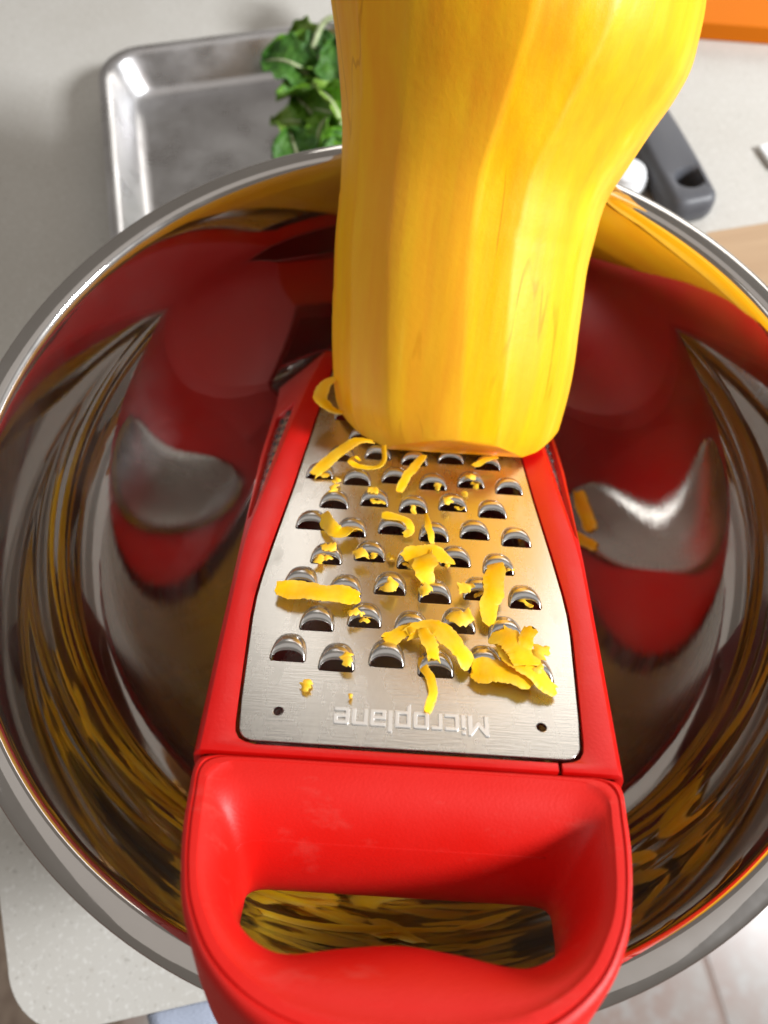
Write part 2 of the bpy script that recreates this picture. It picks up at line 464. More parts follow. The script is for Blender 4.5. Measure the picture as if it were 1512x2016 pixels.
# near and foot cross strips of the front face
def strip(i, cols, skip=()):
    l0, l1 = stations[i], stations[i + 1]
    r0 = [idx[i][0]]; r1 = [idx[i + 1][0]]
    for s in cols:
        r0.append(len(verts)); verts.append((s * mm, l0 * mm, 0)); r1.append(len(verts)); verts.append((s * mm, l1 * mm, 0))
    r0.append(idx[i][-1]); r1.append(idx[i + 1][-1])
    for k in range(len(r0) - 1):
        if k in skip: continue
        faces.append((r0[k + 1], r0[k], r1[k], r1[k + 1]))
strip(0, [-20, 0, 20, 36.4, 37.4], (4,))
strip(len(stations) - 2, [-20, 0, 20])
body = mesh('body_frame', verts, faces, M['red'], G)
bm = bmesh.new(); bm.from_mesh(body.data); bmesh.ops.recalc_face_normals(bm, faces=bm.faces)
f0 = max(bm.faces, key=lambda f: f.calc_center_median().z)
if f0.normal.z < 0: bmesh.ops.reverse_faces(bm, faces=bm.faces)
bm.to_mesh(body.data); bm.free()
sm = body.modifiers.new('solid', 'SOLIDIFY'); sm.thickness = .0022; sm.offset = -1
bevel(body, .0005, 2, 28)
en = body.modifiers.new('es', 'EDGE_SPLIT'); en.split_angle = R(40)

# grating plate with real openings under each tooth
def tooth_foot(n=14):
    P = []
    for k in range(n + 1):
        t = math.pi * k / n; c, s = math.cos(t), math.sin(t)
        P.append((5.3 * math.copysign(abs(c) ** .82, c), .9 + 9.6 * s ** .86 if s > 1e-9 else .9))
    return P
FOOT = tooth_foot()
TS = .93
centres = []
for k in range(12):
    odd = k % 2
    base = (34.4 + 13.45 * (k - 1)) if odd else (23.1 + 13.45 * k)
    for j in range(5 if odd else 6):
        s = (-26.9 if odd else -33.5) + 13.42 * j
        l = base + (2.3 if j % 2 else 0) * (1 if odd else -1)
        if abs(s) + 5.5 < interp(PWT, l + 8) and l < 172: centres.append((s, l))
outer = []
pr = 4.2
for k in range(7):
    t = math.pi + math.pi / 2 * k / 6; outer.append((-42.5 + pr + pr * math.cos(t), -1.4 + pr + pr * math.sin(t)))
for k in range(7):
    t = 1.5 * math.pi + math.pi / 2 * k / 6; outer.append((42.5 - pr + pr * math.cos(t), -1.4 + pr + pr * math.sin(t)))
ls = [10, 20, 30, 38, 42, 46, 50, 54, 62, 70, 85, 100, 120, 140, 155, 170, 187]
outer += [(interp(PWT, l), l) for l in ls] + [(-interp(PWT, l), l) for l in reversed(ls)]
holes = []
for s, l in centres:
    loop = [(4.75, 0)] + [(x, y) for x, y in FOOT] + [(-4.75, 0)]
    holes.append([(s + x * TS, l + y * TS) for x, y in loop])
for s in (-33.5, 33.5):
    holes.append([(s + 1.3 * math.cos(2 * math.pi * k / 20), 7.3 + 1.3 * math.sin(2 * math.pi * k / 20)) for k in range(20)])
plate = extruded('grating_plate', outer, holes, -.0007, .0003, M['plate'], G, False, mm)
bevel(plate, .00028, 2, 50)
# one tooth: a stamped dome whose sharp lip faces the handle
def tooth_mesh():
    n = len(FOOT) - 1; m = 8
    verts = []; faces = []
    for side in (0, 1):
        for j in range(m + 1):
            v = j / m
            for k in range(n + 1):
                t = math.pi * k / n; c, s = math.cos(t), math.sin(t)
                lx, ly, lz = 4.75 * math.copysign(abs(c) ** .9, c), .75 + 2.3 * s, .30 + 1.65 * s ** .8 if s > 1e-9 else .30
                fx, fy = FOOT[k]
                z = .30 + (lz - .30) * (1 - v ** 2.2) ** .8 + 1.5 * s ** .8 * math.sin(math.pi * v ** .8) * (1 - v * .55)
                x = lerp(lx, fx, v); y = lerp(ly, fy, v)
                if side: z -= .55 if v < .9 else .2; x *= .97
                verts.append((x * TS * mm, y * TS * mm, z * mm))
    W_ = n + 1; off = (m + 1) * W_
    for j in range(m):
        for k in range(n):
            a = j * W_ + k
            faces.append((a, a + 1, a + W_ + 1, a + W_)); faces.append((off + a + W_, off + a + W_ + 1, off + a + 1, off + a))
    for k in range(n): faces.append((k + 1, k, off + k, off + k + 1))
    return verts, faces
tv, tf = tooth_mesh()
t0 = None
for s, l in centres:
    if t0 is None:
        t0 = mesh('grating_tooth', tv, tf, M['tooth'], plate)
        bm = bmesh.new(); bm.from_mesh(t0.data); bmesh.ops.recalc_face_normals(bm, faces=bm.faces); bm.to_mesh(t0.data); bm.free(); smooth_angle(t0, 50); o = t0
    else:
        o = t0.copy(); COL.objects.link(o); o.parent = plate
    o.location = (s * mm, l * mm, 0)

# embossed lettering, read from the foot end
def rect(x0, y0, x1, y1): return [(x0, y0), (x1, y0), (x1, y1), (x0, y1)]
GLY = {
 'M': (5.5, [([(0, 0), (1.2, 0), (1.2, 3.9), (2.55, 1.9), (2.95, 1.9), (4.3, 3.9), (4.3, 0), (5.5, 0), (5.5, 6.2), (4.6, 6.2), (2.75, 3.5), (.9, 6.2), (0, 6.2)], [])]),
 'i': (1.1, [(rect(0, 0, 1.1, 4.2), []), (rect(0, 4.9, 1.1, 5.9), [])]),
 'c': (3.8, [([(0, 0), (3.8, 0), (3.8, 1), (1.1, 1), (1.1, 4), (3.8, 4), (3.8, 5), (.5, 5), (0, 4.5)], [])]),
 'r': (2.9, [([(0, 0), (1.1, 0), (1.1, 4), (2.9, 4), (2.9, 5), (0, 5)], [])]),
 'o': (4.2, [([(.4, 0), (3.8, 0), (4.2, .4), (4.2, 4.6), (3.8, 5), (.4, 5), (0, 4.6), (0, .4)], [rect(1.1, 1, 3.1, 4)])]),
 'p': (4.2, [([(0, -2.6), (1.1, -1.4), (1.1, 0), (4.2, 0), (4.2, 4.6), (3.8, 5), (0, 5)], [rect(1.1, 1, 3.1, 4)])]),
 'l': (1.1, [(rect(0, 0, 1.1, 6.6), [])]),
 'a': (4.2, [([(0, 0), (4.2, 0), (4.2, 4.6), (3.8, 5), (0, 5), (0, 4), (3.1, 4), (3.1, 3), (0, 3)], [rect(1.1, 1, 3.1, 2)])]),
 'n': (4.2, [([(0, 0), (1.1, 0), (1.1, 4), (3.1, 4), (3.1, 0), (4.2, 0), (4.2, 4.6), (3.8, 5), (0, 5)], [])]),
 'e': (4.2, [([(.4, 0), (4.2, 0), (4.2, 1), (1.1, 1), (1.1, 2), (4.2, 2), (4.2, 4.6), (3.8, 5), (.4, 5), (0, 4.6), (0, .4)], [rect(1.1, 3, 3.1, 4)])]),
}
word = 'Microplane'; sp = .62
tot = sum(GLY[c][0] for c in word) + sp * (len(word) - 1); sc = 39.4 / tot
x = 0
for c in word:
    wd, polys = GLY[c]
    bmj = bmesh.new()
    for outl, hl in polys:
        f = lambda p: (20.0 - (x + p[0]) * sc, 9.4 - p[1] * sc)
        q = extruded('letter', [f(p) for p in outl], [[f(p) for p in h] for h in hl], .0003, .00068, M['tooth'], plate, False, mm)
        bmj.from_mesh(q.data); COL.objects.unlink(q); bpy.data.objects.remove(q)
    q = frombm('letter', bmj, M['letter'], plate, False); bevel(q, .00014, 2, 40)
    x += wd + sp

# finely perforated side plates in the windows between front face and flank
for sg in (-1, 1):
    vs = []; fs = []
    st = [l for l in stations if 84 <= l <= 160]
    for l in st:
        cf, co, do = interp(CFT, l), interp(COT, l), interp(DOT, l)
        for t in (.14, .5, .88):
            vs.append((sg * (lerp(cf, co, t) - 1.5) * mm, l * mm, -(lerp(.8, do, t) + 1.2) * mm))
    for i in range(len(st) - 1):
        for k in range(2): fs.append((i * 3 + k, i * 3 + k + 1, i * 3 + k + 4, i * 3 + k + 3))
    sp_ = mesh('side_plate', vs, fs, M['plate'], G); sp_.modifiers.new('s', 'SOLIDIFY').thickness = .0006
    # raised fine teeth
    tv2, tf2 = lathe([(0, .0006), (.0007, .0004), (.0011, 0)], 8)
    q0 = None
    for l in range(96, 160, 6):
        cf, co, do = interp(CFT, l), interp(COT, l), interp(DOT, l)
        nrow = max(1, int((do - 2) / 4))
        for k in range(nrow):
            t = lerp(.3, .75, (k + .5) / nrow)
            if q0 is None: q0 = mesh('fine_tooth', tv2, tf2, M['black'], sp_); q = q0
            else: q = q0.copy(); COL.objects.link(q); q.parent = sp_
            q.location = (sg * (lerp(cf, co, t) - 1.1) * mm, (l + (k % 2) * 3) * mm, -(lerp(.8, do, t) + .8) * mm)
            q.rotation_euler = (0, sg * R(50), 0)
    # pear-shaped steel flank plate
    V = []; F_ = []; nl, ndp = 21, 7
    for i in range(nl):
        t = i / (nl - 1) * 2 - 1
        l = 147 + 13 * t; hf = math.sqrt(max(0.0, 1 - t * t)) * (.86 + .14 * t)
        co, do, cb, db = (interp(T_, l) for T_ in (COT, DOT, CBT, DBT))
        dk = lerp(do + 3, db, .6); dm = 32.5; hh_ = 6.5
        for j in range(ndp):
            d = dm + hh_ * hf * (j / (ndp - 1) * 2 - 1)
            s_ = lerp(co + .3, lerp(co, cb, .5), (d - do - 3) / (dk - do - 3)) if d < dk else lerp(lerp(co, cb, .5), cb, (d - dk) / (db - 3.5 - dk))
            V.append((sg * (s_ + .8) * mm, l * mm, -d * mm))
    for i in range(nl - 1):
        for j in range(ndp - 1): F_.append((i * ndp + j, i * ndp + j + 1, (i + 1) * ndp + j + 1, (i + 1) * ndp + j))
    fp = mesh('flank_plate', V, F_, M['plate'], G); fp.modifiers.new('s', 'SOLIDIFY').thickness = .0005
# back plate
mesh('back_plate', [(x_ * mm, l * mm, -(interp(DBT, l) - .9) * mm) for l in (18, 60, 182) for x_ in (-46, 46)], [(0, 1, 3, 2), (2, 3, 5, 4)], M['plate'], G, False)

# loop handle: lofted rings from outer wall over the lip, down the scoop and through the grip hole
OUT = [(0, -4.9), (20, -4.9), (40, -4.9), (49.5, -5.0), (52.0, -7.0), (51.8, -14), (51.0, -23), (49.2, -32), (46.4, -41), (40.4, -50.5), (30, -59.0), (15.5, -64.4), (0, -66.0)]
LIP = [(0, -6.3), (20, -6.3), (36, -6.4), (43.5, -7.2), (47.2, -11), (47, -17), (46.3, -24.3), (44.8, -33), (42, -40), (36, -48.3), (26.2, -54.6), (14, -57.8), (0, -58.8)]
HOL = [(0, -22.6), (15, -22.6), (28, -22.6), (35, -22.8), (37.8, -24.2), (38.3, -27.5), (38.4, -31.0), (37.3, -35.0), (34.0, -39.2), (29.5, -41.7), (24, -42.2), (12, -39.6), (0, -38.2)]
def ring(P):
    Q = [(-P[1][0], P[1][1])] + P + [(-P[-2][0], P[-2][1])]
    h = catmull(Q, 6)[6:-6]
    return h + [(-s, l) for s, l in h[-2:0:-1]]
RO, RL, RH = ring(OUT), ring(LIP), ring(HOL)
def mixr(A, B, t): return [(lerp(a[0], b_[0], t), lerp(a[1], b_[1], t)) for a, b_ in zip(A, B)]
cenr = [(0, -30)] * len(RO)
def inset(A, t): return mixr(A, cenr, t)
rings = []
rings += [(inset(RO, .08), 51.5), (inset(RO, .03), 50), (inset(RO, .005), 46), (inset(RO, -.004), 38), (inset(RO, -.008), 26), (inset(RO, -.004), 14), (RO, 6), (inset(RO, .004), 3.2),
          (mixr(RO, RL, .14), 1.5), (mixr(RO, RL, .30), .75), (mixr(RO, RL, .40), .65), (mixr(RO, RL, .44), 1.3), (mixr(RO, RL, .52), 1.3), (mixr(RO, RL, .56), .6),
          (mixr(RO, RL, .75), .55), (mixr(RO, RL, .97), .6), (mixr(RO, RL, 1.0), .75)]
ns = 12
nshell = len(rings) - 1
for k in range(1, ns + 1):
    a_ = math.pi / 2 * k / ns
    rings.append((mixr(RL, RH, math.sin(a_) ** .96), 1.0 + 25 * (1 - math.cos(a_))))
for k in range(ns - 1, -1, -1):
    a_ = math.pi / 2 * k / ns
    rings.append((mixr(RL, RH, math.sin(a_)), 51 - 25 * (1 - math.cos(a_))))
def loft(name, rings, close, material, parent):
    n = len(rings[0][0]); verts = []; faces = []
    for P, d in rings:
        for s, l in P: verts.append((s * mm, l * mm, -d * mm))
    m_ = len(rings)
    for i in range(m_ if close else m_ - 1):
        i2 = (i + 1) % m_
        for k in range(n):
            k2 = (k + 1) % n; faces.append((i * n + k, i * n + k2, i2 * n + k2, i2 * n + k))
    o = mesh(name, verts, faces, material, parent)
    bm = bmesh.new(); bm.from_mesh(o.data); bmesh.ops.recalc_face_normals(bm, faces=bm.faces); bm.to_mesh(o.data); bm.free()
    smooth_angle(o, 38)
    return o
loft('handle', rings, True, M['grip'], G)
# moulding seam line on the scoop wall
P_ = mixr(RL, RH, math.sin(R(57)) ** .96)
tpts = [(P_[k][0] * mm, P_[k][1] * mm, (-(1.0 + 25 * (1 - math.cos(R(57))))) * mm) for k in range(-26, 16)]
tube('mould_seam', tpts, .00010, M['grip'], G, 6)

# ------------------------------------------------------------------ squash
SQ = [(0.0313, 0.2292, 0.1009, 0.0054), (0.0331, 0.2254, 0.0977, 0.0200), (0.0344, 0.2197, 0.0929, 0.0366), (0.0349, 0.2118, 0.0863, 0.0497), (0.0363, 0.2017, 0.0779, 0.0587), (0.0365, 0.1913, 0.0691, 0.0641), (0.0353, 0.1827, 0.0619, 0.0651), (0.0339, 0.1750, 0.0555, 0.0647), (0.0333, 0.1693, 0.0507, 0.0638), (0.0335, 0.1624, 0.0450, 0.0638), (0.0332, 0.1554, 0.0391, 0.0632), (0.0329, 0.1482, 0.0331, 0.0618), (0.0310, 0.1409, 0.0269, 0.0591), (0.0281, 0.1333, 0.0206, 0.0555), (0.0252, 0.1257, 0.0142, 0.0523), (0.0219, 0.1178, 0.0076, 0.0494), (0.0205, 0.1125, 0.0031, 0.0484), (0.0195, 0.1070, -0.0014, 0.0480), (0.0179, 0.0988, -0.0084, 0.0477), (0.0173, 0.0903, -0.0155, 0.0477), (0.0168, 0.0816, -0.0227, 0.0476), (0.0163, 0.0727, -0.0302, 0.0475), (0.0158, 0.0651, -0.0365, 0.0469), (0.0150, 0.0567, -0.0435, 0.0457), (0.0148, 0.0511, -0.0483, 0.0441), (0.0148, 0.0463, -0.0523, 0.0412), (0.0150, 0.0414, -0.0564, 0.0369), (0.0144, 0.0365, -0.0605, 0.0300), (0.0140, 0.0332, -0.0633, 0.0213)]
pts = catmull(SQ[::-1], 5)
ax = (Vector(SQ[7][:3]) - Vector(SQ[23][:3])).normalized()
ex = ax.cross(Vector((0, 1, 0))).normalized(); ex = -ex if ex.x < 0 else ex
ey = ax.cross(ex)
C0 = Vector(SQ[23][:3])
SM = Matrix((ex, ey, ax)).transposed().to_4x4(); SM.translation = C0
SMi = SM.inverted()
rnd = random.Random(3)
nf = 14
bnd = [2 * math.pi * (k + rnd.uniform(-.22, .22)) / nf for k in range(nf)]
ph = [(rnd.uniform(0, 6), rnd.uniform(10, 30), rnd.uniform(.03, .08)) for _ in range(nf)]
dep = [rnd.uniform(0, .007) for _ in range(nf)]
ton = [rnd.choice((0, 0, .08, .2, .42)) for _ in range(nf)]
stepL = [rnd.uniform(.02, .16) for _ in range(nf)]
NT = 252
verts = []; faces = []; tone = []
for i, p in enumerate(pts):
    c = SMi @ Vector(p[:3]); L = c.z
    B = sorted((bnd[k] + ph[k][2] * math.sin(ph[k][0] + ph[k][1] * L)) for k in range(nf))
    for j in range(NT):
        th = 2 * math.pi * j / NT
        f = nf - 1
        for k in range(nf):
            if th >= B[k]: f = k
            else: break
        if th < B[0]: f = nf - 1
        lo = B[f]; hi = B[(f + 1) % nf] + (2 * math.pi if f == nf - 1 else 0)
        t_ = th + (2 * math.pi if (f == nf - 1 and th < B[0]) else 0)
        mid, half = (lo + hi) / 2, (hi - lo) / 2
        k_ = math.cos(half) / math.cos(t_ - mid)
        rr_ = p[3] * (.60 + .40 * k_) * 1.005
        e_ = min(t_ - lo, hi - t_) / half
        rr_ *= 1 - dep[f] * .5 * min(1, e_ * 4)
        if L > stepL[f]: rr_ *= 1 - .006 * min(1, (L - stepL[f]) / .0015)
        rr_ += .0006 * (noise.noise(Vector((math.cos(th) * 3, math.sin(th) * 3, L * 18))))
        verts.append((c.x + rr_ * math.cos(th), c.y + rr_ * math.sin(th), c.z))
        edge = max(0, 1 - e_ / .13) * (1 if (f % 3) else .3) * (.5 + .5 * noise.noise(Vector((f * 3.1, L * 25, 0))))
        tone.append(min(1, max(ton[f] * interp([(-.03, .8), (.02, 1), (.09, .8), (.14, .1)], L), edge * .7)))
n = len(pts)
for i in range(n - 1):
    for j in range(NT):
        j2 = (j + 1) % NT; faces.append((i * NT + j, i * NT + j2, (i + 1) * NT + j2, (i + 1) * NT + j))
faces.append(tuple(range(NT))[::-1]); faces.append(tuple((n - 1) * NT + j for j in range(NT)))
me = bpy.data.meshes.new('butternut_squash'); me.from_pydata(verts, [], faces); me.update()
at_ = me.attributes.new('tone', 'FLOAT', 'POINT'); at_.data.foreach_set('value', tone)
bm = bmesh.new(); bm.from_mesh(me)
# worn flat where it has been grated: plane just above the teeth
pc = SMi @ gl(0, 150, 3.1); pn = (SMi.to_3x3() @ gn).normalized()
res = bmesh.ops.bisect_plane(bm, geom=bm.verts[:] + bm.edges[:] + bm.faces[:], plane_co=pc, plane_no=pn, clear_inner=True)
ce = [e for e in res['geom_cut'] if isinstance(e, bmesh.types.BMEdge)]
bmesh.ops.holes_fill(bm, edges=ce, sides=0)
pc2 = SMi @ gl(0, 120.5, 3.1); pn2 = (SMi.to_3x3() @ (gu * .80 + gn * .60)).normalized()
res = bmesh.ops.bisect_plane(bm, geom=bm.verts[:] + bm.edges[:] + bm.faces[:], plane_co=pc2, plane_no=pn2, clear_inner=True)
ce = [e for e in res['geom_cut'] if isinstance(e, bmesh.types.BMEdge)]
for f_ in bmesh.ops.holes_fill(bm, edges=ce, sides=0)['faces']: f_.material_index = 1
bmesh.ops.recalc_face_normals(bm, faces=bm.faces)
bm.to_mesh(me); bm.free()
me.polygons.foreach_set('use_smooth', [True] * len(me.polygons))
me.materials.append(M['squash']); me.materials.append(M['cutface'])
sq = bpy.data.objects.new('butternut_squash', me); COL.objects.link(sq); sq.matrix_world = SM
smooth_angle(sq, 40)
tag(sq, 'peeled yellow butternut squash pressed neck down on the grater plate', 'squash')

# ------------------------------------------------------------------ shreds
def ribbon(path, width, thick, seed, cup=.18, rag=.12, twist=0., up=Vector((0, 0, 1)), fade=.25, nsub=6, tone_=.2):
    """curled strip along path (metres); returns verts, faces, tone"""
    rn = random.Random(seed)
    P = [Vector(p) for p in catmull([tuple(p) for p in path], nsub)]
    n = len(P); mcol = 5; V = []; T = []
    o1, o2 = rn.uniform(0, 50), rn.uniform(50, 99)
    for lay in (1, -1):
        for i, p in enumerate(P):
            d = (P[min(i + 1, n - 1)] - P[max(i - 1, 0)]).normalized()
            sd = d.cross(up)
            if sd.length < .05: sd = d.cross(Vector((1, .3, 0)))
            sd.normalize(); nn = sd.cross(d).normalized()
            ang = twist * (i / (n - 1) - .5)
            sd, nn = sd * math.cos(ang) + nn * math.sin(ang), nn * math.cos(ang) - sd * math.sin(ang)
            u_ = i / (n - 1)
            wd = width * (1 - fade * abs(2 * u_ - 1) ** 3)
            for j in range(mcol):
                q = (j / (mcol - 1) - .5)
                w_ = wd * q * (1 + rag * (noise.noise(Vector((u_ * 4, o1 + (4 if q > 0 else 0), 0))) * 1.8 + noise.noise(Vector((u_ * 31, o1 + (9 if q > 0 else 0), 2))) * .6))
                h = cup * width * (1 - 4 * q * q) + .05 * width * noise.noise(Vector((u_ * 4, q * 1.2, o2)))
                tk = thick * (1 - .35 * abs(2 * q)) * .5
                rg = d * (width * .35 * noise.noise(Vector((q * 5, o2 + u_ * 9, 3)))) if i in (0, n - 1) else Vector()
                V.append(p + sd * w_ + nn * (h + lay * tk) + rg)
                T.append(max(0, min(1, tone_ + 1.2 * max(0, abs(2 * q) - .75) * 3 * rn.random() + .5 * noise.noise(Vector((u_ * 4, q * 2, o1))))))
    F_ = []; off = n * mcol
    for i in range(n - 1):
        for j in range(mcol - 1):
            a = i * mcol + j
            F_.append((a, a + 1, a + mcol + 1, a + mcol)); F_.append((off + a + mcol, off + a + mcol + 1, off + a + 1, off + a))
        for j in (0, mcol - 1):
            a = i * mcol + j; F_.append((a, a + mcol, off + a + mcol, off + a) if j == 0 else (a + mcol, a, off + a, off + a + mcol))
    for i in (0, n - 1):
        for j in range(mcol - 1):
            a = i * mcol + j; F_.append((a + 1, a, off + a, off + a + 1) if i == 0 else (a, a + 1, off + a + 1, off + a))
    return V, F_, T

def shred_obj(name, V, F_, T, label=None, cat=None, group=None):
    c = sum(V, Vector()) / len(V)
    o = mesh(name, [v - c for v in V], F_, M['shred'], None, True, c)
    smooth_angle(o, 32)
    a = o.data.attributes.new('tone', 'FLOAT', 'POINT'); a.data.foreach_set('value', T)
    if label: tag(o, label, cat, group)
    return o

GR = 'grated shreds lying on the steel plate'
SH = {
    'flat': ([(-39.8, 47.3, 3.0), (-35.3, 46.8, 3.3), (-30.0, 46.3, 3.7), (-24.8, 45.7, 3.7), (-19.6, 46.2, 3.4), (-15.7, 45.2, 2.6)], 6.4, .1, 'long flat yellow squash strip lying crosswise on grater plate by its left edge'),
    'hang': ([(25.9, 66.4, 1.2), (25.6, 60.5, 3.2), (24.1, 52.0, 3.6), (22.3, 45.9, 3.4), (21.9, 39.3, 2.6)], 6.0, .5, 'broad squash strip hanging lengthwise out of a grater tooth'),
    'wideR': ([(16.0, 22.7, 2.6), (19.7, 22.0, 3.0), (24.4, 21.6, 3.4), (29.1, 20.7, 3.4), (32.5, 20.1, 2.8)], 7.0, .1, 'wide orange squash strip at the lower right corner tooth, under the others'),
    'diagR': ([(23.5, 32.7, 4.0), (26.1, 27.6, 4.8), (29.8, 23.4, 5.0), (33.7, 20.3, 4.0), (37.8, 17.3, 2.0)], 6.2, .3, 'long pointed squash strip lying diagonally over the wide orange strip'),
    'upR': ([(32.4, 35.4, 6.0), (31.0, 30.4, 5.6), (29.0, 25.4, 5.0)], 4.2, .6, 'upturned yellow squash flap above the diagonal strip'),
    'patchR': ([(24.0, 35.2, 3.8), (27.0, 31.1, 5.2), (29.2, 27.0, 5.4), (30.0, 22.4, 5.0)], 8.6, .2, 'broad crumpled orange squash flake on top of the right strip pile'),
    'arc': ([(-1.5, 32.4, 3.4), (2.6, 34.6, 4.4), (6.9, 34.4, 5.0), (10.3, 30.4, 5.0), (13.0, 26.2, 4.2), (15.4, 23.0, 2.8)], 6.0, .3, 'arched orange squash strip bridging two rows of grater teeth'),
    'armL': ([(-7.3, 30.4, 1.8), (-4.3, 32.9, 2.8), (-1.6, 34.3, 3.6), (0.5, 34.9, 3.8)], 4.6, .5, 'short yellow strip poking from the left end of the arched strip'),
    'armD': ([(3.0, 34.0, 4.6), (4.8, 29.1, 4.8), (6.2, 23.6, 4.0)], 4.4, .5, 'short yellow strip dangling down from the arched strip'),
    'thin': ([(2.6, 26.0, 1.6), (3.7, 22.5, 1.6), (4.9, 19.3, 1.5), (6.2, 15.1, 1.3), (5.0, 12.0, 1.2), (4.2, 9.3, 1.0)], 2.5, 1.2, 'thin twisted squash shred just above the embossed lettering'),
    'longT': ([(-35.4, 104.2, 1.6), (-31.9, 108.1, 4), (-27.7, 111.8, 6.5), (-23.4, 114.8, 8.5), (-19.5, 116.6, 9.0), (-15.6, 117.8, 8.0)], 5.0, .5, 'long squash strip springing from the left of the worn squash end'),
    'loop': ([(-11.6, 117.6, 6.5), (-11.0, 111.2, 5.4), (-12.9, 107.6, 4.6), (-17.0, 107.0, 4.0), (-21.1, 108.6, 3.8), (-22.8, 110.2, 4.6), (-21.3, 111.4, 5.6), (-19.8, 109.9, 5.0)], 2.6, 1.0, 'curled squash loop lying beneath the worn squash end'),
    'midT': ([(3.0, 114.0, 6.0), (-0.4, 107.8, 5.2), (-2.9, 103.0, 4.0), (-5.3, 97.6, 1.8)], 3.4, .6, 'straight narrow squash strip sticking out from under the squash'),
    'crumA': ([(-29.7, 80.8, 3), (-26.9, 75.6, 4.0), (-23.7, 72.5, 4.0), (-20.3, 74.5, 4.2), (-17.8, 74.9, 3)], 5.0, 2.0, 'crumpled yellow squash shred between two teeth of the left side'),
    'crumB': ([(-2.1, 61.8, 3.6), (1.7, 63.1, 5.0), (5.6, 63.8, 5.6), (9.6, 63.1, 4.8), (12.4, 63.0, 3.4)], 7.6, .9, 'large folded orange squash flake in the middle of the plate'),
    'crumB2': ([(3.7, 63.4, 5.4), (3.3, 57.7, 5.2), (4.5, 52.6, 2.8)], 6.4, .9, 'drooping squash strip below the large folded flake'),
    'wisp': ([(4.0, 86.2, 2.0), (4.8, 79.7, 3.2), (5.6, 75.0, 2.2), (6.3, 73.0, 1)], 2.2, .8, 'thin upright squash sliver crossing a tooth opening'),
    'ring': ([(-10.5, 82.4, 3.6), (-6.6, 81.6, 4.0), (-2.4, 79.8, 4.0), (-1.0, 76.6, 3.0), (-3.1, 75.2, 1.8)], 2.8, 1.0, 'curled squash sliver hugging the dome of one tooth'),
    'edge': ([(21.0, 113.0, 3.4), (25.4, 115.8, 4.4), (30.0, 117.2, 4.8)], 2.4, .5, 'pale squash sliver under the right of the worn squash end'),
    'curlL': ([(-30.0, 148, 16.0), (-34.8, 143.3, 15.4), (-36.2, 137.0, 13.0), (-33.0, 134.0, 10.6), (-28.0, 134.0, 9.0)], 5.4, .3, 'curled squash ribbon clinging to the left flank of the squash'),
}
for i, (k, (path, wd, tw, lab)) in enumerate(SH.items()):
    V, F_, T = ribbon([gl(*p) for p in path], wd * mm, 0.32 * mm, 100 + i, .02, .30, tw, gn, .3, 10, .12)
    shred_obj('squash_shred', V, F_, T, lab, 'shred', GR)

CR = [(-16.2, 62.8, 3.6, 5.0), (-27.1, 15.0, 0.9, 3.5), (16.0, 51.7, 3.2, 5.0), (3.9, 49.4, 3.2, 4.5), (-28.0, 96.2, 2.2, 4.5), (13.4, 38.2, 4.4, 7.0), (-16.1, 39.1, 3.2, 4.0), (-17.2, 22.8, 2.8, 4.0), (-14.0, 95.4, 3.2, 4.0), (-26.3, 65.5, 3.4, 4.5), (-7.1, 50.1, 3.4, 5.0), (34.5, 27.9, 4.2, 6.0), (-29.2, 61.5, 1.8, 4.0), (34.0, 22.8, 3.6, 3.6), (11.2, 92.1, 3.2, 4.0), (17.8, 99.4, 0.9, 2.5), (-27.2, 100.9, 1.8, 3.0), (19.6, 105.9, 3.2, 3.5), (-6.8, 64.8, 1.3, 3.0), (-15.5, 12.4, 0.8, 1.4)]
NEAR = {'flat': 'the long flat crosswise strip', 'hang': 'the strip hanging from a tooth', 'diagR': 'the diagonal pointed strip', 'arc': 'the arched orange strip', 'thin': 'the thin twisted shred above the lettering',
        'longT': 'the long springing strip', 'midT': 'the straight narrow strip', 'crumA': 'the crumpled shred between teeth', 'crumB': 'the large folded flake', 'wisp': 'the thin upright sliver', 'edge': 'the pale sliver under the squash'}
rn = random.Random(11)
for i, (s, l, h, sz) in enumerate(CR):
    a = rn.uniform(0, 6.28); d = Vector((math.cos(a), math.sin(a), 0))
    path = [gl(s + d.x * sz * t, l + d.y * sz * t, h + (.5 if abs(t) < .3 else 0) + rn.uniform(-.1, .5)) for t in (-.5, -.17, .17, .5)]
    V, F_, T = ribbon(path, sz * .72 * mm, 0.35 * mm, 300 + i, .12, .7, rn.uniform(-1.6, 1.6), gn, .6, 4, .45)
    best = min(NEAR, key=lambda k_: min((s - p[0]) ** 2 + (l - p[1]) ** 2 for p in SH[k_][0]))
    shred_obj('squash_crumb', V, F_, T, ('tiny crumb' if sz < 3.2 else 'ragged yellow crumb') + ' of squash beside ' + NEAR[best], 'crumb', 'crumbs on the steel plate')

rp = random.Random(77)
for i, (s, l) in enumerate(rp.sample([c for c in centres if c[1] < 112], 16)):
    x0 = s + rp.uniform(-3, 3); sz = rp.uniform(3, 5.5); a = rp.uniform(-.6, .6) + (math.pi / 2 if rp.random() < .35 else 0)
    path = [gl(x0 + math.cos(a) * sz * t, l + 2.0 + math.sin(a) * sz * t, .6 + rp.uniform(-.5, .7)) for t in (-.5, -.17, .17, .5)]
    V, F_, T = ribbon(path, rp.uniform(1.2, 2.4) * mm, .35 * mm, 500 + i, .1, .6, rp.uniform(-1.2, 1.2), gn, .6, 4, .35)
    shred_obj('squash_crumb', V, F_, T, 'wisp of squash pulp packed in a tooth opening', 'crumb', 'pulp in the tooth openings')

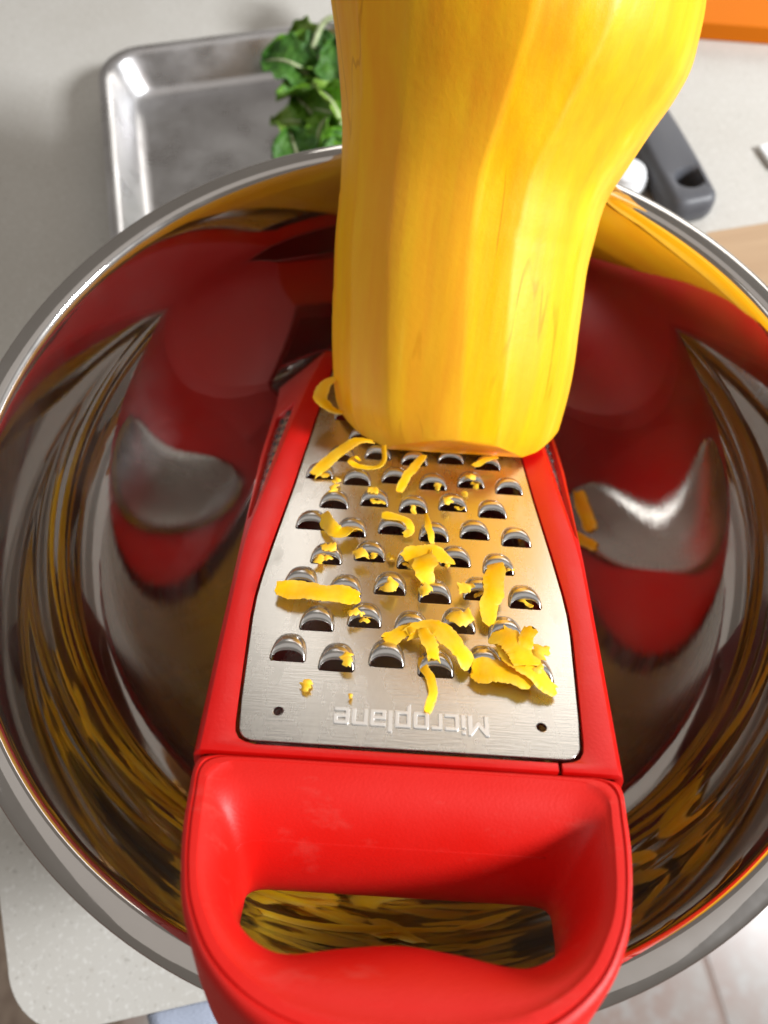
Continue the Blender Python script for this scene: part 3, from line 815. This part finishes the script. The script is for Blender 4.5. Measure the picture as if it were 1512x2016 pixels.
# heap of grated squash on the bowl's floor, under the grater
rn = random.Random(5)
HV = []; HF = []; HT = []
for i in range(64):
    a = rn.uniform(0, 6.28); r = rn.random() ** .6
    x_, y_ = .064 * r * math.cos(a), -.014 + .080 * r * math.sin(a)
    rb_ = math.hypot(x_, y_)
    hh = .022 * max(0, 1 - r * r) * rn.random()
    z_ = bowl_z(rb_) + .0025 + hh
    b_ = rn.uniform(0, 6.28); ln_ = rn.uniform(.018, .042); bend = rn.uniform(-.7, .7)
    path = []
    for t in (-.5, -.17, .17, .5):
        px_ = x_ + math.cos(b_ + bend * t) * ln_ * t; py_ = y_ + math.sin(b_ + bend * t) * ln_ * t
        q_ = math.hypot(px_, py_)
        path.append((px_, py_, max(bowl_z(q_) + .0022, z_ + rn.uniform(-.002, .002))))
    V, F_, T = ribbon(path, rn.uniform(.0055, .0090), .0011, 900 + i, .12, .15, rn.uniform(-.8, .8), Vector((0, 0, 1)), .35, 3, .1)
    n0 = len(HV); HV += V; HF += [tuple(n0 + q for q in f) for f in F_]; HT += T
heap = shred_obj('grated_squash_heap', HV, HF, HT)
heap['kind'] = 'stuff'; heap['label'] = 'heap of grated yellow squash on the bowl floor beneath the grater'; heap['category'] = 'squash shreds'

# loose shreds stuck to the bowl wall
def wall_shred(ang, rad, da, dr, ln_, wd, seed, label, tw=.2):
    a = R(ang); base = Vector((rad * math.cos(a), rad * math.sin(a)))
    tdir = Vector((-math.sin(a), math.cos(a))); rdir = Vector((math.cos(a), math.sin(a)))
    d = (tdir * da + rdir * dr).normalized(); path = []
    for t in (-.5, -.2, .2, .5):
        q = base + d * ln_ * t; rr_ = q.length; sl_ = bowl_n(rr_)
        path.append(Vector((q.x, q.y, bowl_z(rr_))) + Vector((-rdir.x * math.sin(sl_), -rdir.y * math.sin(sl_), math.cos(sl_))) * .0014)
    sl_ = bowl_n(rad); up = Vector((-rdir.x * math.sin(sl_), -rdir.y * math.sin(sl_), math.cos(sl_)))
    V, F_, T = ribbon(path, wd, .0011, seed, .06, .15, tw, up, .35, 5, .2)
    shred_obj('squash_shred', V, F_, T, label, 'shred', 'loose shreds on the bowl wall')
LW = 'loose squash shred stuck to the bowl wall beside the red grater flank'
for q in [(22, .091, 1, .15, .020, .0065), (0, .0885, 0, 0, 0, 0)]:
    if q[0]: wall_shred(*q, int(q[0] * 7 + 11), LW)
    else: wall_shred(14, .0855, .8, -.6, .013, .005, 61, 'short squash shred touching the longer one on the bowl wall')

# ------------------------------------------------------------------ sheet pan with greens
tray = empty('sheet_pan'); tray.location = rot(-.116, .387, ZC); tray.rotation_euler = (0, 0, PHI)
tag(tray, 'shallow aluminium sheet pan with rolled rim on the worktop behind bowl', 'tray')
def rrect(hw, hh, r, n=7):
    P = []
    for sx_, sy_, a in ((1, 1, 0), (-1, 1, 90), (-1, -1, 180), (1, -1, 270)):
        for k in range(n):
            t = R(a + 90 * k / (n - 1)); P.append((sx_ * (hw - r) + r * math.cos(t), sy_ * (hh - r) + r * math.sin(t)))
    return P
# local frame: x to the right, y away; back-left rim corner placed from the photograph
TW, TH = .130, .115
bl = Vector((-.1965, .3590))       # rim corner at back left
c2 = bl + Vector((e1.x, e1.y)) * TW - Vector((e2.x, e2.y)) * TH
tray.location = (c2.x, c2.y, ZC)
RR = [(rrect(TW - .024, TH - .024, .012), .0012), (rrect(TW - .019, TH - .019, .014), .0016), (rrect(TW - .016, TH - .016, .016), .0045), (rrect(TW - .008, TH - .008, .021), .0205),
      (rrect(TW - .006, TH - .006, .022), .0222), (rrect(TW - .003, TH - .003, .024), .0228), (rrect(TW - .0006, TH - .0006, .026), .0218), (rrect(TW, TH, .0265), .0195), (rrect(TW - .001, TH - .001, .026), .0172),
      (rrect(TW - .004, TH - .004, .024), .0175), (rrect(TW - .0075, TH - .0075, .0215), .0195), (rrect(TW - .0150, TH - .0150, .0165), .0036), (rrect(TW - .019, TH - .019, .014), .0004)]
n = len(RR[0][0]); vs = []; fs = []
for P, z in RR:
    vs += [(p[0], p[1], z) for p in P]
for i in range(len(RR) - 1):
    for k in range(n): fs.append((i * n + k, i * n + (k + 1) % n, (i + 1) * n + (k + 1) % n, (i + 1) * n + k))
# recessed floor with gentle unevenness
fs.append(tuple(range(n)))
fs.append(tuple((len(RR) - 1) * n + k for k in range(n))[::-1])
o = mesh('pan', vs, fs, M['tray'], tray)
bm = bmesh.new(); bm.from_mesh(o.data); bmesh.ops.recalc_face_normals(bm, faces=bm.faces); bm.to_mesh(o.data); bm.free(); smooth_angle(o, 45)

greens = empty('leafy_greens', (-.020, .329, ZC + .003))
tag(greens, 'bunch of curly green leaves with pale stalks lying on the sheet pan', 'greens')
def leaf(loc, az, tilt, ln_, wd, seed, material, curl=.5, roll=0):
    rn = random.Random(seed); nu, nv = 15, 13; vs = []; fs = []; rib = []
    Mx = Matrix.Translation(loc) @ Matrix.Rotation(az, 4, 'Z') @ Matrix.Rotation(-tilt, 4, 'Y') @ Matrix.Rotation(roll, 4, 'X')
    sd = rn.uniform(0, 99)
    for i in range(nu):
        u_ = i / (nu - 1)
        prof_ = math.sin(math.pi * min(1, u_ * .93 + .07)) ** .62
        for j in range(nv):
            q = j / (nv - 1) * 2 - 1
            lob = 1 + .18 * math.sin(u_ * 21 + sd + (1.5 if q > 0 else 0)) + .10 * math.sin(u_ * 47 + sd)
            y_ = q * wd * .5 * prof_ * (lob if abs(q) > .6 else 1)
            x_ = u_ * ln_ + .10 * ln_ * abs(q) * (u_ - .5)
            z_ = -curl * ln_ * (u_ - .35) ** 2 + abs(q) ** 1.5 * wd * .22 + wd * .15 * abs(q) * noise.noise(Vector((u_ * 9 + sd, q * 3, sd))) * 1.6 + wd * .05 * noise.noise(Vector((u_ * 20, q * 9, sd)))
            vs.append(Mx @ Vector((x_, y_, z_)))
        rib.append(Mx @ Vector((u_ * ln_, 0, -curl * ln_ * (u_ - .35) ** 2 + .0008)))
    for i in range(nu - 1):
        for j in range(nv - 1): fs.append((i * nv + j, i * nv + j + 1, (i + 1) * nv + j + 1, (i + 1) * nv + j))
    lf = mesh('leaf', vs, fs, material, greens)
    lf.modifiers.new('s', 'SOLIDIFY').thickness = .0005
    sb = lf.modifiers.new('sub', 'SUBSURF'); sb.levels = 1; sb.render_levels = 1
    tube('leaf_rib', rib, [lerp(.0017, .0005, i / (nu - 1)) for i in range(nu)], M['stem'], lf, 6)
rn = random.Random(21)
LS = [((-.036, -.020, .014), 100, 12, .070, .050, 'leaf'), ((-.020, -.050, .020), 150, 10, .060, .055, 'leafl'), ((-.010, -.030, .030), 175, 15, .060, .050, 'leaf'), ((-.012, .000, .028), 190, 25, .055, .046, 'leaf'),
      ((-.025, -.075, .016), 130, 8, .060, .050, 'leafd'), ((-.028, -.040, .012), 200, -4, .045, .044, 'leaf'), ((.000, -.055, .032), 160, 12, .055, .052, 'leaf'), ((.004, -.070, .020), 200, 10, .060, .050, 'leafd'),
      ((.010, -.020, .036), 100, 20, .055, .050, 'leafd'), ((-.030, -.060, .008), 240, 0, .050, .045, 'leafd'), ((-.012, -.090, .018), 110, 14, .055, .048, 'leaf'), ((.015, .010, .028), 120, 30, .05, .045, 'leaf'),
      ((.02, -.06, .028), 90, 10, .06, .05, 'leaf'), ((.03, -.03, .03), 60, 10, .06, .05, 'leafd'), ((-.03, .005, .010), 150, 5, .04, .04, 'leafd'), ((-.015, -.055, .036), 120, 22, .04, .04, 'leafl')]
for i, (lc, az, ti, ln_, wd, mk) in enumerate(LS):
    leaf(Vector(lc), R(az), R(ti), ln_ * .72, wd * .66, 40 + i, M[mk], rn.uniform(.5, 1.3), rn.uniform(-.7, .7))
for i in range(26):
    lc = Vector((rn.uniform(-.040, .03), rn.uniform(-.09, .015), rn.uniform(.008, .036)))
    leaf(lc, R(rn.uniform(60, 260)), R(rn.uniform(-10, 40)), rn.uniform(.022, .042), rn.uniform(.018, .032), 140 + i, M[rn.choice(('leaf', 'leafd', 'leaf', 'leafl', 'leafd'))], rn.uniform(.4, 1.5), rn.uniform(-.9, .9))
# stalks: one folded pale stalk end at the back, one long thin stem down the front
tube('stalk', catmull([(.012, -.02, .022), (-.004, .02, .032), (-.016, .048, .040), (-.020, .066, .043)], 5), [.0042] * 6 + [.0055] * 5 + [.006] * 5, M['stalk'], greens, 10)
tube('stalk', catmull([(.016, -.01, .02), (.004, .03, .034), (-.006, .055, .044), (-.009, .072, .046)], 5), [.0045] * 6 + [.006] * 5 + [.0065] * 5, M['stalk'], greens, 10)
tube('stalk', catmull([(.012, .0, .03), (.010, .05, .042), (.004, .07, .05), (.0, .078, .052)], 5), .006, M['leafl'], greens, 10)
tube('stem', catmull([(-.034, .002, .040), (-.026, .012, .050), (-.014, .010, .053), (-.010, -.010, .050), (-.004, -.040, .044), (.002, -.070, .034)], 6), .0017, M['stem'], greens, 8)
tube('stem', catmull([(-.014, .010, .053), (-.010, .030, .050), (.006, .044, .044)], 6), .0018, M['stem'], greens, 8)

# ------------------------------------------------------------------ peeler, cap, orange box, board, card
pe = empty('vegetable_peeler', (.176, .2385, ZC)); pe.rotation_euler = (0, 0, math.atan2(.97, -.25) - math.pi / 2)
tag(pe, 'dark grey rubber handled peeler with hanging hole, lying on worktop', 'peeler')
# local y along the handle, origin at its end
outl = []
for k in range(9): t = R(180 + 90 * k / 8); outl.append((-.0175 + .009 + .009 * math.cos(t), -.004 + .009 + .009 * math.sin(t)))
for k in range(9): t = R(270 + 90 * k / 8); outl.append((.0135 - .009 + .009 * math.cos(t), -.004 + .009 + .009 * math.sin(t)))
outl += [(.0140, .03), (.0136, .06), (.0125, .085), (.010, .105), (-.012, .105), (-.0150, .085), (-.0170, .06), (-.0180, .03)]
hole = [(.0005 + .0085 * math.cos(2 * math.pi * k / 32), .0165 + .0072 * math.sin(2 * math.pi * k / 32)) for k in range(32)]
NH = 64; hc = (.0005, .0165)
def cast(t):
    dx, dy = math.cos(t), math.sin(t); best = 0
    for p, q in zip(outl, outl[1:] + outl[:1]):
        ex_, ey_ = q[0] - p[0], q[1] - p[1]; den = dx * ey_ - dy * ex_
        if abs(den) < 1e-12: continue
        k = ((p[0] - hc[0]) * ey_ - (p[1] - hc[1]) * ex_) / den; m_ = ((p[0] - hc[0]) * dy - (p[1] - hc[1]) * dx) / den
        if k > 0 and -1e-6 <= m_ <= 1 + 1e-6: best = max(best, k)
    return best
ths = []
for k in range(NH):                      # denser samples towards the long handle
    t = 2 * math.pi * k / NH; ths.append(t - .32 * math.sin(2 * t) * (1 if math.sin(t) > 0 else .2))
ods = [(hc[0] + cast(t) * math.cos(t), hc[1] + cast(t) * math.sin(t)) for t in ths]
def hring(f): return [(hc[0] + (.0083 + f) * math.cos(t), hc[1] + (.0070 + f) * math.sin(t)) for t in ths]
def oring(f):
    o_ = []
    for i in range(NH):
        a_, b_ = Vector(ods[i - 1]), Vector(ods[(i + 1) % NH]); d_ = (b_ - a_).normalized(); nn_ = Vector((-d_.y, d_.x)); o_.append(tuple(Vector(ods[i]) + nn_ * f))
    return o_
RG = [(oring(.004), .001), (oring(.0012), .0022), (oring(0), .006), (oring(.0003), .0125), (oring(.0014), .0160), (oring(.0034), .0182), (oring(.0056), .0188), (hring(.0016), .0184), (hring(.0005), .0168), (hring(0), .0140), (hring(0), .001)]
vs = []; fs = []
for P, z in RG: vs += [(p[0], p[1], z) for p in P]
for i in range(len(RG)):
    i2 = (i + 1) % len(RG)
    for k in range(NH): fs.append((i * NH + k, i * NH + (k + 1) % NH, i2 * NH + (k + 1) % NH, i2 * NH + k))
h = mesh('handle', vs, fs, M['rubber'], pe)
bm = bmesh.new(); bm.from_mesh(h.data); bmesh.ops.recalc_face_normals(bm, faces=bm.faces); bm.to_mesh(h.data); bm.free(); smooth_angle(h, 50)
yk = [(.0, .10, .010), (-.016, .112, .012), (-.022, .130, .013), (-.022, .150, .013)]
tube('yoke', catmull(yk, 5), .0042, M['rubber'], pe, 10); tube('yoke', catmull([(-x_, y_, z_) for x_, y_, z_ in yk], 5), .0042, M['rubber'], pe, 10)
bl_ = mesh('blade', [(-.023, .140, .0115), (.023, .140, .0115), (.023, .150, .0135), (-.023, .150, .0135)], [(0, 1, 2, 3)], M['blade'], pe, False); bl_.modifiers.new('s', 'SOLIDIFY').thickness = .0008
vs, fs = lathe([(0, .004), (.003, .0038), (.0042, .002), (.0042, -.002), (.003, -.0038), (0, -.004)], 16)
kn = mesh('pivot_knob', vs, fs, M['black'], pe); kn.location = (.026, .112, .012); kn.rotation_euler = (0, R(90), 0); kn.scale = (1.3, 1.3, 1.3)

pf = [(0, .0150), (.0092, .0150), (.0100, .0146), (.0104, .0138), (.0104, .0128), (.0112, .0124), (.0116, .0116), (.0116, .0104), (.0122, .0100), (.0126, .0092), (.0128, .0080), (.0128, .0006), (.0120, 0), (0, 0)]
vs, fs = lathe(pf, 40)
cp = mesh('bottle_cap', vs, fs, M['white'], None, True, (.1385, .2640, ZC)); smooth_angle(cp, 50)
tag(cp, 'small round stepped white plastic cap between peeler and bowl', 'cap')

o = extruded('orange_board', rrect(.16, .10, .012), [], .0005, .012, M['orange']); bevel(o, .003, 3)
o.location = (.33, .487, ZC); o.rotation_euler = (0, 0, R(-6.5))
tag(o, 'smooth bright orange plastic chopping board on the far worktop', 'chopping board')

o = extruded('cutting_board', rrect(.15, .10, .010), [], .0005, .010, M['tan']); bevel(o, .0015, 2)
pb = rot(.262 + .10, .181 - .10, ZC); o.location = pb; o.rotation_euler = (0, 0, PHI)
tag(o, 'plain tan wooden board lying on the worktop right of bowl', 'board')
o = extruded('folded_card', [(0, 0), (.06, 0), (.06, .02), (0, .02)], [], .0005, .0035, M['card']); bevel(o, .0008, 2)
o.location = (.2345, .278, ZC); o.rotation_euler = (0, 0, R(18))
tag(o, 'white folded card lying on the worktop above tan board', 'card')

# below the worktop: cloth by the front edge and mat on the floor
vs = []; fs = []; nx, nz = 40, 14
for i in range(nx):
    for j in range(nz):
        u_ = i / (nx - 1); v_ = j / (nz - 1)
        fold = .010 * math.sin(u_ * 22) + .005 * math.sin(u_ * 47 + 1)
        a_ = -.150 + .20 * u_; bb = b0 - .006 - .05 * math.sin(min(1, v_ * 2.2) * math.pi / 2) - fold * min(1, v_ * 3)
        vs.append(rot(a_, bb, ZC - .045 - .30 * v_ ** 1.3))
for i in range(nx - 1):
    for j in range(nz - 1): fs.append((i * nz + j, (i + 1) * nz + j, (i + 1) * nz + j + 1, i * nz + j + 1))
o = mesh('hanging_cloth', vs, fs, M['cloth']); o.modifiers.new('s', 'SOLIDIFY').thickness = .002
tag(o, 'pale blue grey cloth hanging in folds below the worktop front edge', 'cloth')
o = extruded('floor_mat', rrect(.45, .60, .03), [], .0, .008, M['mat']); o.location = (-.86, -.25, -1.0255); o.rotation_euler = (0, 0, PHI); bevel(o, .003, 2)
tag(o, 'dark brown mat on the tiled floor beside the worktop corner', 'mat')
